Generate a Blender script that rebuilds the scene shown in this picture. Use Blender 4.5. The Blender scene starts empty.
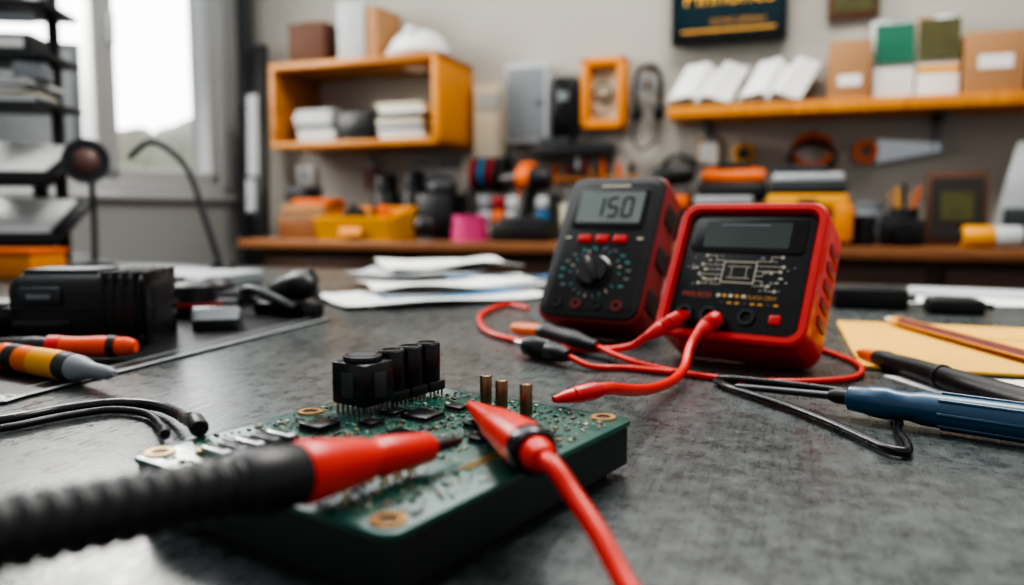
import bpy, bmesh, math, random
from mathutils import Vector, Matrix, Euler
random.seed(7)
sc=bpy.context.scene
R=math.radians
# ------------------------------------------------------------------ materials
def lin(h):
    if isinstance(h,str):
        h=h.lstrip('#'); c=[int(h[i:i+2],16)/255 for i in (0,2,4)]
    else: c=list(h)
    return tuple([(x/12.92 if x<=.04045 else ((x+.055)/1.055)**2.4) for x in c]+[1])
MC={}
def mat(name,col,rough=.5,metal=0,var=.12,scale=40,bump=0,bscale=None,emit=0,coat=0,rvar=.1):
    if name in MC: return MC[name]
    m=bpy.data.materials.new(name); m.use_nodes=True
    nt=m.node_tree; b=nt.nodes['Principled BSDF']
    c=lin(col)
    tc=nt.nodes.new('ShaderNodeTexCoord')
    nz=nt.nodes.new('ShaderNodeTexNoise'); nz.inputs['Scale'].default_value=scale; nz.inputs['Detail'].default_value=5
    nt.links.new(tc.outputs['Object'],nz.inputs['Vector'])
    mx=nt.nodes.new('ShaderNodeMix'); mx.data_type='RGBA'
    mx.inputs[6].default_value=tuple([x*(1-var) for x in c[:3]]+[1])
    mx.inputs[7].default_value=tuple([min(1,x*(1+var)) for x in c[:3]]+[1])
    nt.links.new(nz.outputs['Fac'],mx.inputs[0]); nt.links.new(mx.outputs[2],b.inputs['Base Color'])
    mr=nt.nodes.new('ShaderNodeMapRange'); mr.inputs['To Min'].default_value=max(0.02,rough-rvar); mr.inputs['To Max'].default_value=min(1,rough+rvar)
    nt.links.new(nz.outputs['Fac'],mr.inputs['Value']); nt.links.new(mr.outputs[0],b.inputs['Roughness'])
    b.inputs['Metallic'].default_value=metal
    if coat: b.inputs['Coat Weight'].default_value=coat
    if emit:
        b.inputs['Emission Color'].default_value=c; b.inputs['Emission Strength'].default_value=emit
    if bump:
        n2=nt.nodes.new('ShaderNodeTexNoise'); n2.inputs['Scale'].default_value=bscale or scale*4; n2.inputs['Detail'].default_value=6
        nt.links.new(tc.outputs['Object'],n2.inputs['Vector'])
        bp=nt.nodes.new('ShaderNodeBump'); bp.inputs['Strength'].default_value=bump; bp.inputs['Distance'].default_value=.002
        nt.links.new(n2.outputs['Fac'],bp.inputs['Height']); nt.links.new(bp.outputs[0],b.inputs['Normal'])
    MC[name]=m; return m
def table_mat():
    m=mat('table_top','#4a4f4f',.36,0,.22,9,.07,260,rvar=.08)
    nt=m.node_tree; b=nt.nodes['Principled BSDF']; L=nt.links.new
    tc=[n for n in nt.nodes if n.type=='TEX_COORD'][0]
    def noise(sc_,det,rough,vec=None):
        n=nt.nodes.new('ShaderNodeTexNoise'); n.inputs['Scale'].default_value=sc_; n.inputs['Detail'].default_value=det; n.inputs['Roughness'].default_value=rough
        L(vec or tc.outputs['Object'],n.inputs['Vector']); return n.outputs['Fac']
    def mrange(src,a,b_,c,d):
        r=nt.nodes.new('ShaderNodeMapRange'); r.inputs['From Min'].default_value=a; r.inputs['From Max'].default_value=b_; r.inputs['To Min'].default_value=c; r.inputs['To Max'].default_value=d
        L(src,r.inputs['Value']); return r.outputs[0]
    def math_(op,x,y):
        q=nt.nodes.new('ShaderNodeMath'); q.operation=op; L(x,q.inputs[0]); 
        if hasattr(y,'default_value'): L(y,q.inputs[1])
        else: q.inputs[1].default_value=y
        return q.outputs[0]
    mp=nt.nodes.new('ShaderNodeMapping'); mp.inputs['Scale'].default_value=(40,3,1); mp.inputs['Rotation'].default_value=(0,0,.5); L(tc.outputs['Object'],mp.inputs[0])
    big=noise(7,6,.6); mid=noise(75,9,.8); fine=noise(480,3,.6); scr=noise(9,8,.6,mp.outputs[0])
    mix=math_('ADD',mrange(big,.3,.7,0,.45),mrange(mid,.38,.62,0,.55))
    cr=nt.nodes.new('ShaderNodeValToRGB'); e=cr.color_ramp.elements
    e[0].position=.15; e[0].color=lin('#2c3131'); e[1].position=.9; e[1].color=lin('#5e6463')
    L(mix,cr.inputs[0])
    sp=mrange(fine,.62,.70,0,1)
    mx=nt.nodes.new('ShaderNodeMix'); mx.data_type='RGBA'; L(math_('MULTIPLY',sp,.42),mx.inputs[0]); L(cr.outputs[0],mx.inputs[6]); mx.inputs[7].default_value=lin('#8d928f')
    L(mx.outputs[2],b.inputs['Base Color'])
    L(mrange(math_('ADD',scr,mid),.7,1.3,.18,.42),b.inputs['Roughness'])
    return m
def wood(name,c1,c2,rough=.5,sc_=(1,12,12)):
    if name in MC: return MC[name]
    m=mat(name,c1,rough); nt=m.node_tree; b=nt.nodes['Principled BSDF']
    tc=[n for n in nt.nodes if n.type=='TEX_COORD'][0]
    mp=nt.nodes.new('ShaderNodeMapping'); mp.inputs['Scale'].default_value=sc_
    n=nt.nodes.new('ShaderNodeTexNoise'); n.inputs['Scale'].default_value=4; n.inputs['Detail'].default_value=8; n.inputs['Distortion'].default_value=1.5
    nt.links.new(tc.outputs['Object'],mp.inputs[0]); nt.links.new(mp.outputs[0],n.inputs['Vector'])
    cr=nt.nodes.new('ShaderNodeValToRGB'); cr.color_ramp.elements[0].color=lin(c2); cr.color_ramp.elements[1].color=lin(c1)
    cr.color_ramp.elements[0].position=.3; cr.color_ramp.elements[1].position=.65
    nt.links.new(n.outputs['Fac'],cr.inputs[0]); nt.links.new(cr.outputs[0],b.inputs['Base Color'])
    return m
BLK=mat('black_plastic','#191b1d',.42,bump=.1,scale=60)
BLKS=mat('black_satin','#111315',.26)
BLKG=mat('black_glossy','#0b0c0e',.14,var=.05)
RUB=mat('black_rubber','#151718',.46,bump=.15,scale=80)
DGR=mat('dark_grey','#313538',.45)
MGR=mat('mid_grey','#7d8488',.5)
LGR=mat('light_grey','#b4babc',.55)
WHT=mat('white_paper','#e4e6e4',.75,var=.04)
WHP=mat('white_plastic','#dfe2e1',.4,var=.03)
RED=mat('red_plastic','#d0231c',.34,var=.08,coat=.2)
REDS=mat('red_silicone','#d8301f',.36,var=.06)
REDD=mat('dark_red','#8c1f22',.4)
ORG=mat('orange_plastic','#dd6a1c',.45)
YEL=mat('yellow_plastic','#dc9a1c',.5)
YELO=mat('amber_plastic','#d68412',.5)
STL=mat('steel','#b9bdbf',.28,1)
STD=mat('dark_steel','#5d5f60',.35,1)
BRZ=mat('bronze_pin','#8a7058',.35,.9)
GLD=mat('gold_ring','#cfa873',.3,1)
GRN=mat('pcb_green','#114f44',.33,var=.3,scale=120,coat=.3)
GRT=mat('pcb_trace','#277a66',.35,.1)
GRE=mat('heatsink_black','#131817',.45)
CARD=mat('cardboard','#a97f58',.8,bump=.1)
BROWN=mat('brown_box','#5b3a28',.7)
PINK=mat('pink_plastic','#c8447c',.45)
BLU=mat('blue_handle','#1f4a66',.33,coat=.2)
BLUE=mat('blue_print','#2f6f9c',.6)
ENV=mat('manila_envelope','#dfae48',.7,bump=.15,scale=30)
LCD=mat('lcd_glass','#727e79',.2,var=.05)
LCDD=mat('lcd_dark','#434d4a',.12,var=.1)
INK=mat('lcd_ink','#14191a',.4)
TEAL=mat('teal_print','#3fa597',.5)
CRM=mat('cream_print','#cfcab4',.6)
GOLDP=mat('gold_print','#d29a3a',.5)
DKG=mat('dark_green_card','#11694f',.6)
DKB=mat('brown_photo','#4a4a22',.6,var=.6,scale=30)
OAK=wood('shelf_wood','#c98a3c','#a8672a',.45)
OAKF=wood('shelf_wood_amber','#d98f2a','#bd741e',.45,(12,12,1))
WAL=wood('counter_wood','#5d3f2e','#42291d',.45)
WALT=wood('counter_top_wood','#8f5f3a','#6e4428',.45)
WALLM=mat('wall_paint','#b2afa7',.85,var=.05,scale=2,bump=.05,bscale=60)
WALLL=mat('wall_paint_cool','#a3a6a5',.85,var=.05,scale=2)
FLOORM=mat('floor_concrete','#4c4b48',.6,var=.15,scale=3)
TBL=table_mat()
MATM=mat('cutting_mat','#141618',.36,bump=.1,bscale=300)
# ------------------------------------------------------------------ builder
def catmull(pts,res,closed=False):
    P=[Vector(p) for p in pts]; n=len(P); out=[]
    rng=range(n if closed else n-1)
    for i in rng:
        p1=P[i];p2=P[(i+1)%n]
        p0=P[i-1] if (closed or i>0) else p1*2-p2
        p3=P[(i+2)%n] if (closed or i+2<n) else p2*2-p1
        for k in range(res):
            t=k/res
            out.append(.5*((2*p1)+(p2-p0)*t+(2*p0-5*p1+4*p2-p3)*t*t+(3*p1-p0-3*p2+p3)*t**3))
    if not closed: out.append(P[-1])
    return out
def frame(d):
    d=Vector(d).normalized(); up=Vector((0,0,1)) if abs(d.z)<.95 else Vector((0,1,0))
    x=up.cross(d).normalized(); y=d.cross(x)
    return x,y,d
def rrect(x0,y0,x1,y1,r,n=5):
    o=[]
    for cx,cy,a in ((x1-r,y0+r,-90),(x1-r,y1-r,0),(x0+r,y1-r,90),(x0+r,y0+r,180)):
        for k in range(n+1):
            t=R(a+90*k/n); o.append((cx+r*math.cos(t),cy+r*math.sin(t)))
    return o
class B:
    def __init__(s,name,loc=(0,0,0),rot=(0,0,0)):
        s.name=name;s.loc=loc;s.rot=rot;s.v=[];s.f=[];s.mi=[];s.mats=[];s.M=Matrix()
    def idx(s,m):
        if m not in s.mats: s.mats.append(m)
        return s.mats.index(m)
    def raw(s,v,f,m,M=None):
        M=s.M@(M if M is not None else Matrix()); o=len(s.v); i=s.idx(m)
        s.v+= [tuple(M@Vector(p)) for p in v]
        for q in f: s.f.append(tuple(o+k for k in q)); s.mi.append(i)
        return s
    def bmx(s,bm,m,M=None):
        bm.verts.index_update()
        s.raw([v.co.copy() for v in bm.verts],[[v.index for v in f.verts] for f in bm.faces],m,M); bm.free(); return s
    def box(s,c,size,m,bev=0,rot=(0,0,0),seg=2):
        bm=bmesh.new(); bmesh.ops.create_cube(bm,size=1)
        for v in bm.verts: v.co=Vector((v.co.x*size[0],v.co.y*size[1],v.co.z*size[2]))
        if bev: bmesh.ops.bevel(bm,geom=list(bm.edges),offset=min(bev,min(size)*.49),segments=seg,affect='EDGES',profile=.5)
        return s.bmx(bm,m,Matrix.Translation(c)@Euler(rot).to_matrix().to_4x4())
    def rev(s,p0,p1,prof,m,seg=28,sq=1):
        p0=Vector(p0);p1=Vector(p1);L=(p1-p0); x,y,d=frame(L); v=[];f=[]
        n=len(prof)
        for t,r in prof:
            for k in range(seg):
                a=2*math.pi*k/seg
                v.append(p0+L*t+(x*math.cos(a)+y*math.sin(a)*sq)*r)
        for i in range(n-1):
            for k in range(seg):
                a=i*seg+k;b=i*seg+(k+1)%seg
                f.append((a,b,b+seg,a+seg))
        f.append(tuple(range(seg))[::-1]); f.append(tuple((n-1)*seg+k for k in range(seg)))
        return s.raw(v,f,m)
    def cyl(s,p0,p1,r,m,seg=24,bev=0):
        L=(Vector(p1)-Vector(p0)).length
        if bev:
            q=bev/L
            return s.rev(p0,p1,[(0,r-bev),(q*.3,r-bev*.3),(q,r),(1-q,r),(1-q*.3,r-bev*.3),(1,r-bev)],m,seg)
        return s.rev(p0,p1,[(0,r),(1,r)],m,seg)
    def ring(s,c,axis,ro,ri,h,m,seg=28):
        x,y,d=frame(axis);c=Vector(c);v=[];f=[]
        for (r,z) in ((ri,0),(ro,0),(ro,h),(ri,h)):
            for k in range(seg):
                a=2*math.pi*k/seg; v.append(c+d*z+(x*math.cos(a)+y*math.sin(a))*r)
        for i in range(4):
            j=(i+1)%4
            for k in range(seg):
                f.append((i*seg+k,i*seg+(k+1)%seg,j*seg+(k+1)%seg,j*seg+k))
        return s.raw(v,f,m)
    def tube(s,pts,r,m,res=8,seg=12,closed=False):
        P=catmull(pts,res,closed); n=len(P); v=[];f=[]
        nx=None
        for i,p in enumerate(P):
            t=(P[(i+1)%n]-P[i-1]) if (closed or 0<i<n-1) else (P[1]-P[0] if i==0 else P[-1]-P[-2])
            t.normalize()
            if nx is None: nx,_,_=frame(t)
            nx=(nx-t*nx.dot(t)).normalized(); ny=t.cross(nx)
            for k in range(seg):
                a=2*math.pi*k/seg; v.append(p+(nx*math.cos(a)+ny*math.sin(a))*r)
        for i in range(n if closed else n-1):
            for k in range(seg):
                a=i*seg+k;b=i*seg+(k+1)%seg;j=((i+1)%n)*seg
                f.append((a,b,j+(k+1)%seg,j+k))
        if not closed:
            f.append(tuple(range(seg))[::-1]); f.append(tuple((n-1)*seg+k for k in range(seg)))
        return s.raw(v,f,m)
    def prism(s,o,z0,z1,m,bev=0,M=None,seg=2):
        bm=bmesh.new(); vs=[bm.verts.new((x,y,z0)) for x,y in o]; fc=bm.faces.new(vs)
        r=bmesh.ops.extrude_face_region(bm,geom=[fc]); 
        for g in r['geom']:
            if isinstance(g,bmesh.types.BMVert): g.co.z=z1
        bmesh.ops.recalc_face_normals(bm,faces=bm.faces)
        if bev:
            ed=[e for e in bm.edges if abs(e.verts[0].co.z-z1)<1e-7 and abs(e.verts[1].co.z-z1)<1e-7]
            bmesh.ops.bevel(bm,geom=ed,offset=bev,segments=seg,affect='EDGES',profile=.5)
        return s.bmx(bm,m,M)
    def ball(s,c,r,m,sub=3,rot=(0,0,0),noise=0):
        if not hasattr(r,'__len__'): r=(r,r,r)
        bm=bmesh.new(); bmesh.ops.create_icosphere(bm,subdivisions=sub,radius=1)
        if noise:
            for v in bm.verts: v.co*=1+random.uniform(-noise,noise)
        return s.bmx(bm,m,Matrix.Translation(c)@Euler(rot).to_matrix().to_4x4()@Matrix.Diagonal((*r,1)))
    def text(s,txt,size,m,M=None,align='CENTER'):
        cu=bpy.data.curves.new('t','FONT'); cu.body=txt; cu.size=size; cu.align_x=align; cu.align_y='CENTER'; cu.extrude=size*.01
        o=bpy.data.objects.new('t',cu); sc.collection.objects.link(o)
        dg=bpy.context.evaluated_depsgraph_get(); dg.update()
        me=bpy.data.meshes.new_from_object(o.evaluated_get(dg))
        s.raw([v.co.copy() for v in me.vertices],[list(p.vertices) for p in me.polygons],m,M)
        bpy.data.objects.remove(o); bpy.data.curves.remove(cu); bpy.data.meshes.remove(me); return s
    def sheet(s,w,d,m,z=0,wave=.003,c=(0,0),rot=0,seed=0,th=.0008,n=14):
        rn=random.Random(seed); a=[rn.uniform(0,6) for _ in range(4)]
        v=[];f=[]
        M=Matrix.Translation((c[0],c[1],z))@Matrix.Rotation(rot,4,'Z')
        for lay in (0,1):
            for i in range(n+1):
                for j in range(n+1):
                    x=(i/n-.5)*w;y=(j/n-.5)*d
                    h=wave*(1+.5*math.sin(x*22+a[0])*math.cos(y*17+a[1])+.5*math.sin((x+y)*30+a[2]))
                    v.append((x,y,h+lay*th))
        N=(n+1)**2
        for i in range(n):
            for j in range(n):
                q=i*(n+1)+j; f.append((q,q+1,q+n+2,q+n+1)); f.append((N+q,N+q+n+1,N+q+n+2,N+q+1))
        for i in range(n):
            for (p,q) in ((i*(n+1),(i+1)*(n+1)),(i*(n+1)+n,(i+1)*(n+1)+n),(i,i+1),(n*(n+1)+i,n*(n+1)+i+1)):
                f.append((p,q,N+q,N+p))
        return s.raw(v,f,m,M)
    def done(s,sharp=38):
        me=bpy.data.meshes.new(s.name); me.from_pydata(s.v,[],s.f)
        for m in s.mats: me.materials.append(m)
        me.polygons.foreach_set('material_index',s.mi)
        me.validate(); 
        bm=bmesh.new(); bm.from_mesh(me); bmesh.ops.recalc_face_normals(bm,faces=bm.faces); bm.to_mesh(me); bm.free()
        me.shade_smooth(); me.set_sharp_from_angle(angle=R(sharp))
        o=bpy.data.objects.new(s.name,me); sc.collection.objects.link(o)
        o.location=s.loc; o.rotation_euler=s.rot
        return o
T=.9
# room frame: back wall runs from the corner C along S, N points into the room
C=Vector((-1.05,3.2,0)); A=R(-20)
S=Vector((math.cos(A),math.sin(A),0)); N=Vector((math.sin(A),-math.cos(A),0))
def RB(name,s,n,z,yaw=0):
    p=C+S*s+N*n; return B(name,(p.x,p.y,z),(0,0,A+yaw))
def TB(name,x,y,z=0,yaw=0): return B(name,(x,y,T+z),(0,0,yaw))
# ------------------------------------------------------------------ room
b=RB('floor',0,0,0); b.box((2,-2,-.05),(6,6,.1),FLOORM); b.done()
b=RB('wall_back',0,0,0); b.box((1.9,.06,1.35),(4.1,.12,2.7),WALLM); b.done()
b=RB('wall_left',0,0,0)
b.box((-.09,-1.8,.54),(.18,3.6,1.08),WALLL); b.box((-.09,-1.8,2.5),(.18,3.6,.4),WALLL)
b.box((-.09,-.05,1.69),(.18,.1,1.22),WALLL); b.box((-.09,-2.45,1.69),(.18,2.3,1.22),WALLL); b.done()
b=RB('window_1',0,0,0)
FRM=mat('window_frame_paint','#b4b8b8',.45,var=.03)
def fr(t0,t1,z0,z1,w,x,d):
    b.box((x,-(t0+w/2),(z0+z1)/2),(d,w,z1-z0),FRM,.006); b.box((x,-(t1-w/2),(z0+z1)/2),(d,w,z1-z0),FRM,.006)
    b.box((x,-(t0+t1)/2,z0+w/2),(d,t1-t0,w),FRM,.006); b.box((x,-(t0+t1)/2,z1-w/2),(d,t1-t0,w),FRM,.006)
fr(.1,1.3,1.08,2.3,.045,-.05,.09); fr(.14,.66,1.12,2.26,.045,-.05,.06); fr(.66,1.25,1.12,2.26,.045,-.05,.06)
b.box((-.02,-.7,1.07),(.1,1.22,.022),FRM,.006)
b.box((-.01,-.64,1.6),(.02,.02,.1),LGR,.004)
gm=bpy.data.materials.new('window_glass'); gm.use_nodes=True; nt=gm.node_tree; nt.nodes.clear()
o_=nt.nodes.new('ShaderNodeOutputMaterial'); mx=nt.nodes.new('ShaderNodeMixShader'); t_=nt.nodes.new('ShaderNodeBsdfTransparent'); g_=nt.nodes.new('ShaderNodeBsdfGlossy'); g_.inputs['Roughness'].default_value=.02
mx.inputs[0].default_value=.05; nt.links.new(t_.outputs[0],mx.inputs[1]); nt.links.new(g_.outputs[0],mx.inputs[2]); nt.links.new(mx.outputs[0],o_.inputs[0])
b.box((-.05,-.405,1.695),(.004,.42,1.04),gm); b.box((-.05,-.955,1.695),(.004,.5,1.04),gm); b.done()
# outside
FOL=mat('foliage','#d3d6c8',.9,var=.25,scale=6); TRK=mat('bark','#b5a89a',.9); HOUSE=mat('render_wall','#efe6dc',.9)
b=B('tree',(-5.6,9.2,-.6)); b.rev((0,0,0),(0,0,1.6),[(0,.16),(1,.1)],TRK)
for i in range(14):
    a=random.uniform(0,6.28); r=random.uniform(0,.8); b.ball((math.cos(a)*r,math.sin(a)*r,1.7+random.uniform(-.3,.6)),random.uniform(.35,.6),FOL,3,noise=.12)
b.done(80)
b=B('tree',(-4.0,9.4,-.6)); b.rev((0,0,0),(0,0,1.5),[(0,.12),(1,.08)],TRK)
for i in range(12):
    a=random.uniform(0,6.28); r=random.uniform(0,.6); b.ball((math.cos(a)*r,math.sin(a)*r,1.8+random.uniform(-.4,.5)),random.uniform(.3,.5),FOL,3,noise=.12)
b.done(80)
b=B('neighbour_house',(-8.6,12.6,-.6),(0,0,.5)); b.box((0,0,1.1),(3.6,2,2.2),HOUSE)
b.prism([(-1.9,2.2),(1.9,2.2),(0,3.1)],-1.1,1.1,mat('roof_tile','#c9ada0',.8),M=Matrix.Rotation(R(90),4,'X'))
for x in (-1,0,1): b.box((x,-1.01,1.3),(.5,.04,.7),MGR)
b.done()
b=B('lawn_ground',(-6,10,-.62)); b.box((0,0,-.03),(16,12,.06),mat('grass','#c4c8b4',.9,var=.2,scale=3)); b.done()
# ------------------------------------------------------------------ furniture
b=RB('workbench_table',0,0,T)
b.box((2.2,-2.1,-.02),(3.7,1.8,.04),TBL,.004)
b.box((2.2,-2.1,-.09),(3.4,1.5,.1),DGR)
for x in (.5,3.9):
    for y in (-1.35,-2.85): b.box((x,y,-.49),(.07,.07,.82),DGR,.004)
b.done()
b=RB('wooden_counter',0,0,0)
b.box((2.05,-.235,.915),(3.5,.43,.03),WALT,.004)
b.box((2.05,-.21,.45),(3.4,.36,.9),WAL)
for i in range(5):
    x=.7+i*.68
    b.box((x,-.4,.78),(.64,.02,.2),WAL,.004); b.box((x,-.4,.35),(.64,.02,.62),WAL,.004)
    b.tube([(x-.06,-.41,.78),(x-.05,-.43,.78),(x+.05,-.43,.78),(x+.06,-.41,.78)],.005,STD)
b.done()
b=RB('wall_shelf_box',.32,0,1.24)
b.box((.325,-.14,.011),(.65,.28,.022),OAK,.002); b.box((.325,-.14,.279),(.65,.28,.022),OAK,.002)
b.box((.011,-.14,.145),(.022,.28,.25),OAK,.002); b.box((.637,-.14,.145),(.026,.28,.29),OAKF,.002)
b.done()
b=RB('wall_shelf_board',1.69,0,1.3)
b.box((.75,-.11,.016),(1.5,.22,.034),OAKF,.003)
for x in (.1,.75,1.3):
    b.box((x,-.08,-.01),(.02,.15,.015),STD); b.box((x,-.006,-.05),(.02,.012,.1),STD)
b.done()
# things on/in box shelf
b=RB('book_stack',.47,.14,1.262)
for i in range(6): b.box((random.uniform(-.01,.01),0,.010+i*.019),(.15,.2,.017),[LGR,WHT,MGR,LGR,WHT,LGR][i],.003)
b.done()
b=RB('tool_case',.63,.14,1.262); b.box((0,0,.05),(.14,.2,.1),BLK,.01); b.box((0,-.1,.05),(.06,.015,.02),DGR,.004); b.done()
b=RB('book_stack',.81,.14,1.262)
for i in range(7): b.box((random.uniform(-.008,.008),0,.008+i*.0175),(.17,.2,.0155),[CRM,LGR,MGR,CRM,DGR,WHT,CRM][i],.002)
b.done()
b=RB('cardboard_box',.44,.14,1.532); b.box((0,0,.07),(.15,.18,.14),BROWN,.004); b.box((0,0,.142),(.03,.18,.002),CARD); b.done()
b=RB('cardboard_box',.61,.14,1.532); b.box((-.01,0,.1),(.1,.16,.2),LGR,.004,(0,0,.15)); b.box((.075,.01,.09),(.06,.15,.18),CARD,.004,(0,0,-.1)); b.done()
b=RB('hard_hat',.83,.14,1.532)
b.ball((0,0,.035),(.1,.085,.07),WHP,4); b.rev((0,0,.0),(0,0,.04),[(0,.09),(.35,.108),(.6,.112),(1,.1)],WHP,32); b.box((0,-.01,.09),(.03,.14,.03),WHP,.01); b.done(50)
# right shelf: open books leaning back on a slope, pages towards the room
def open_book(name,s,w,seed,yaw):
    b=RB(name,s,.12,1.336,yaw); rn=random.Random(seed)
    M=Matrix.Translation((0,-.06,.004))@Matrix.Rotation(R(40),4,'X'); H=.185
    M=M@Matrix(((1,.28,0,0),(0,1,0,0),(0,0,1,0),(0,0,0,1)))
    for sx in (-1,1):
        for k in range(9):
            n=14;v=[];f=[]; ww=w*(1-.03*k*rn.uniform(.4,1.3))
            for i in range(n+1):
                t=i/n; x=sx*t*ww; z=.003+k*.0026*min(1,t*6)+.006*math.sin(min(1,t*1.5)*math.pi)*(.5+.1*k)-(.006*t*t*k*.3 if sx>0 else 0)
                v+=[(x,0,z),(x+sx*.006*k*.2,H,z)]
            for i in range(n): f.append((2*i,2*i+1,2*i+3,2*i+2))
            b.raw(v,f,WHT if k%3 else CRM,M)
    b.raw([(-w*1.02,-.004,0),(w*1.02,-.004,0),(w*1.02,H+.004,0),(-w*1.02,H+.004,0),(-w*1.02,-.004,-.003),(w*1.02,-.004,-.003),(w*1.02,H+.004,-.003),(-w*1.02,H+.004,-.003)],[(0,1,2,3),(4,5,6,7),(0,1,5,4),(1,2,6,5),(2,3,7,6),(3,0,4,7)],DGR,M)
    return b.done(60)
open_book('open_book',1.77,.095,1,.06); open_book('open_book',1.975,.09,2,-.03)
b=RB('cardboard_box',2.19,.11,1.336); b.box((0,0,.08),(.11,.16,.16),CARD,.003); b.box((0,-.081,.05),(.06,.002,.03),WHT); b.box((0,0,.161),(.11,.03,.002),LGR); b.done()
b=RB('display_card',2.305,.14,1.336); b.box((0,0,.105),(.105,.01,.21),WHT,.002,(-.1,0,0)); b.box((0,-.008,.15),(.10,.004,.11),DKG,0,(-.1,0,0)); b.box((0,.04,.06),(.09,.05,.12),LGR,.003); b.done()
b=RB('display_card',2.415,.14,1.336); b.box((0,0,.105),(.105,.01,.21),WHT,.002,(-.1,0,0)); b.box((0,-.008,.155),(.103,.004,.11),DKB,0,(-.1,0,0)); b.box((0,-.008,.075),(.103,.004,.02),YEL,0,(-.1,0,0)); b.box((0,.04,.06),(.09,.05,.12),CRM,.003); b.done()
b=RB('ring_binder',2.36,.05,1.336)
for i,m in enumerate((LGR,MGR,CARD,WHT)): b.box((-.09+i*.055,0,.115),(.045,.07,.23),m,.004); b.box((-.09+i*.055,-.036,.15),(.025,.002,.06),WHT)
b.done()
b=RB('cardboard_box',2.545,.12,1.336); b.box((0,0,.08),(.14,.14,.16),CARD,.003); b.box((0,-.071,.08),(.08,.002,.035),WHT); b.box((0,0,.161),(.14,.03,.002),LGR); b.done()
b=RB('hand_tool_box',2.69,.12,1.336); b.box((0,0,.09),(.1,.14,.18),MGR,.006); b.cyl((-.03,0,.18),(-.03,0,.2),.02,WHP); b.done()
# sign
b=RB('wall_monitor_sign',1.845,.04,1.545); b.box((0,0,.14),(.345,.06,.29),BLKS,.008); b.box((0,-.031,.145),(.32,.004,.25),mat('screen_navy','#0c2a33',.25),.001)
RX=Matrix.Rotation(R(90),4,'X')
b.text('Pinnoncs',.075,mat('sign_yellow','#e0a82a',.5,emit=.3),Matrix.Translation((0,-.035,.130))@RX)
b.text('EUTOU DEWHU',.022,GOLDP,Matrix.Translation((.03,-.035,.055))@RX); b.box((0,-.034,.03),(.28,.002,.008),GOLDP); b.done()
b=RB('picture_frame',2.2,.02,1.60); b.box((0,0,.06),(.14,.02,.14),BROWN,.004); b.box((.0,-.011,.06),(.11,.003,.1),DKB); b.done()
# wall mounted things in the middle
b=RB('wall_notice_board',1.045,.02,1.2); b.box((0,0,.13),(.12,.03,.26),CRM,.004); b.box((0,-.017,.2),(.08,.004,.05),LGR); b.done()
b=RB('wall_cabinet',1.2,.05,1.25); b.box((0,0,.13),(.15,.09,.26),LGR,.006); b.box((0,-.047,.13),(.13,.006,.23),MGR,.004); b.cyl((.05,-.055,.13),(.05,-.045,.13),.008,STD); b.done()
b=RB('wall_phone',1.325,.04,1.27); b.box((0,0,.1),(.085,.05,.19),BLK,.012); b.box((0,-.03,.1),(.05,.02,.15),BLKS,.008); b.box((0,-.04,.13),(.035,.006,.03),MGR); b.done()
b=RB('orange_cable_frame',1.455,.04,1.29)
AMB=mat('amber_frame','#d9851f',.45)
b.box((-.06,0,.115),(.03,.06,.23),AMB,.01); b.box((.06,0,.115),(.03,.06,.23),AMB,.01); b.box((0,0,.215),(.15,.06,.03),AMB,.01); b.box((0,0,.015),(.15,.06,.03),AMB,.01); b.box((0,.02,.115),(.1,.01,.18),CRM)
b.ring((0,-.01,.115),(0,-1,0),.032,.026,.02,BLK); b.done()
b=RB('hanging_headphones',1.60,.05,1.42)
b.tube([(-.04,0,-.07),(-.042,0,.0),(-.03,0,.05),(0,0,.065),(.03,0,.05),(.042,0,0),(.04,0,-.07)],.008,BLK)
b.ball((-.036,0,-.08),(.018,.03,.03),BLK); b.ball((.036,0,-.08),(.018,.03,.03),BLK); b.ring((0,-.01,.0),(0,-1,0),.03,.022,.01,MGR); b.tube([(-.036,0,-.1),(-.05,0,-.15),(-.02,0,-.2),(.03,0,-.17)],.004,BLK)
b.cyl((0,.05,.06),(0,-.01,.06),.006,STD); b.done()
b=RB('tool_ledge',1.36,.06,1.2); b.box((0,0,.02),(.26,.12,.04),BLK,.004); b.box((-.06,0,.05),(.1,.08,.03),DGR,.006)
for i in range(4): b.cyl((.02+i*.028,-.03,.04),(.02+i*.028,-.03,-.04-.01*i),.006,[STL,REDD,STD,ORG][i])
b.done()
b=RB('tape_spools',1.06,.06,1.15)
for i,(m) in enumerate((REDD,BLUE,REDD,BLK)): 
    x=-.06+i*.033; b.ring((x,0,0),(1,0,0),.055,.02,.022,m); b.ring((x+.022,0,0),(1,0,0),.06,.02,.004,BLK)
b.cyl((-.08,0,0),(.08,0,0),.008,STD); b.box((-.08,.03,0),(.006,.06,.03),STD); b.box((.078,.03,0),(.006,.06,.03),STD); b.done()
b=RB('hanging_cable_coil',1.70,.03,1.16)
for i in range(3): b.tube([(.045*math.cos(a)*(1+.1*i),-.005*i,.04*math.sin(a)) for a in [k*math.pi/5 for k in range(10)]],.004,BLK,closed=True)
b.cyl((0,.03,.04),(0,-.03,.04),.005,STD); b.done()
b=RB('screwdriver_rack',1.42,.03,1.05); b.box((0,0,.08),(.3,.05,.015),OAK,.003)
for i in range(7):
    x=-.13+i*.043; b.rev((x,-.01,.13),(x,-.01,.06),[(0,.006),(.2,.01),(.8,.009),(1,.005)],[ORG,REDD,BLK,YEL,BLK,ORG,BLK][i],12); b.cyl((x,-.01,.06),(x,-.01,0),.003,STL,8)
b.done()
b=RB('hanging_pliers',.58,.02,1.19)
for sg in (-1,1): b.tube([(sg*.004,-.01,0),(sg*.02,-.01,-.03),(sg*.022,-.01,-.09)],.008,REDD); b.tube([(0,-.01,0),(sg*.006,-.01,.02),(sg*.002,-.01,.04)],.006,STD)
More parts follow.
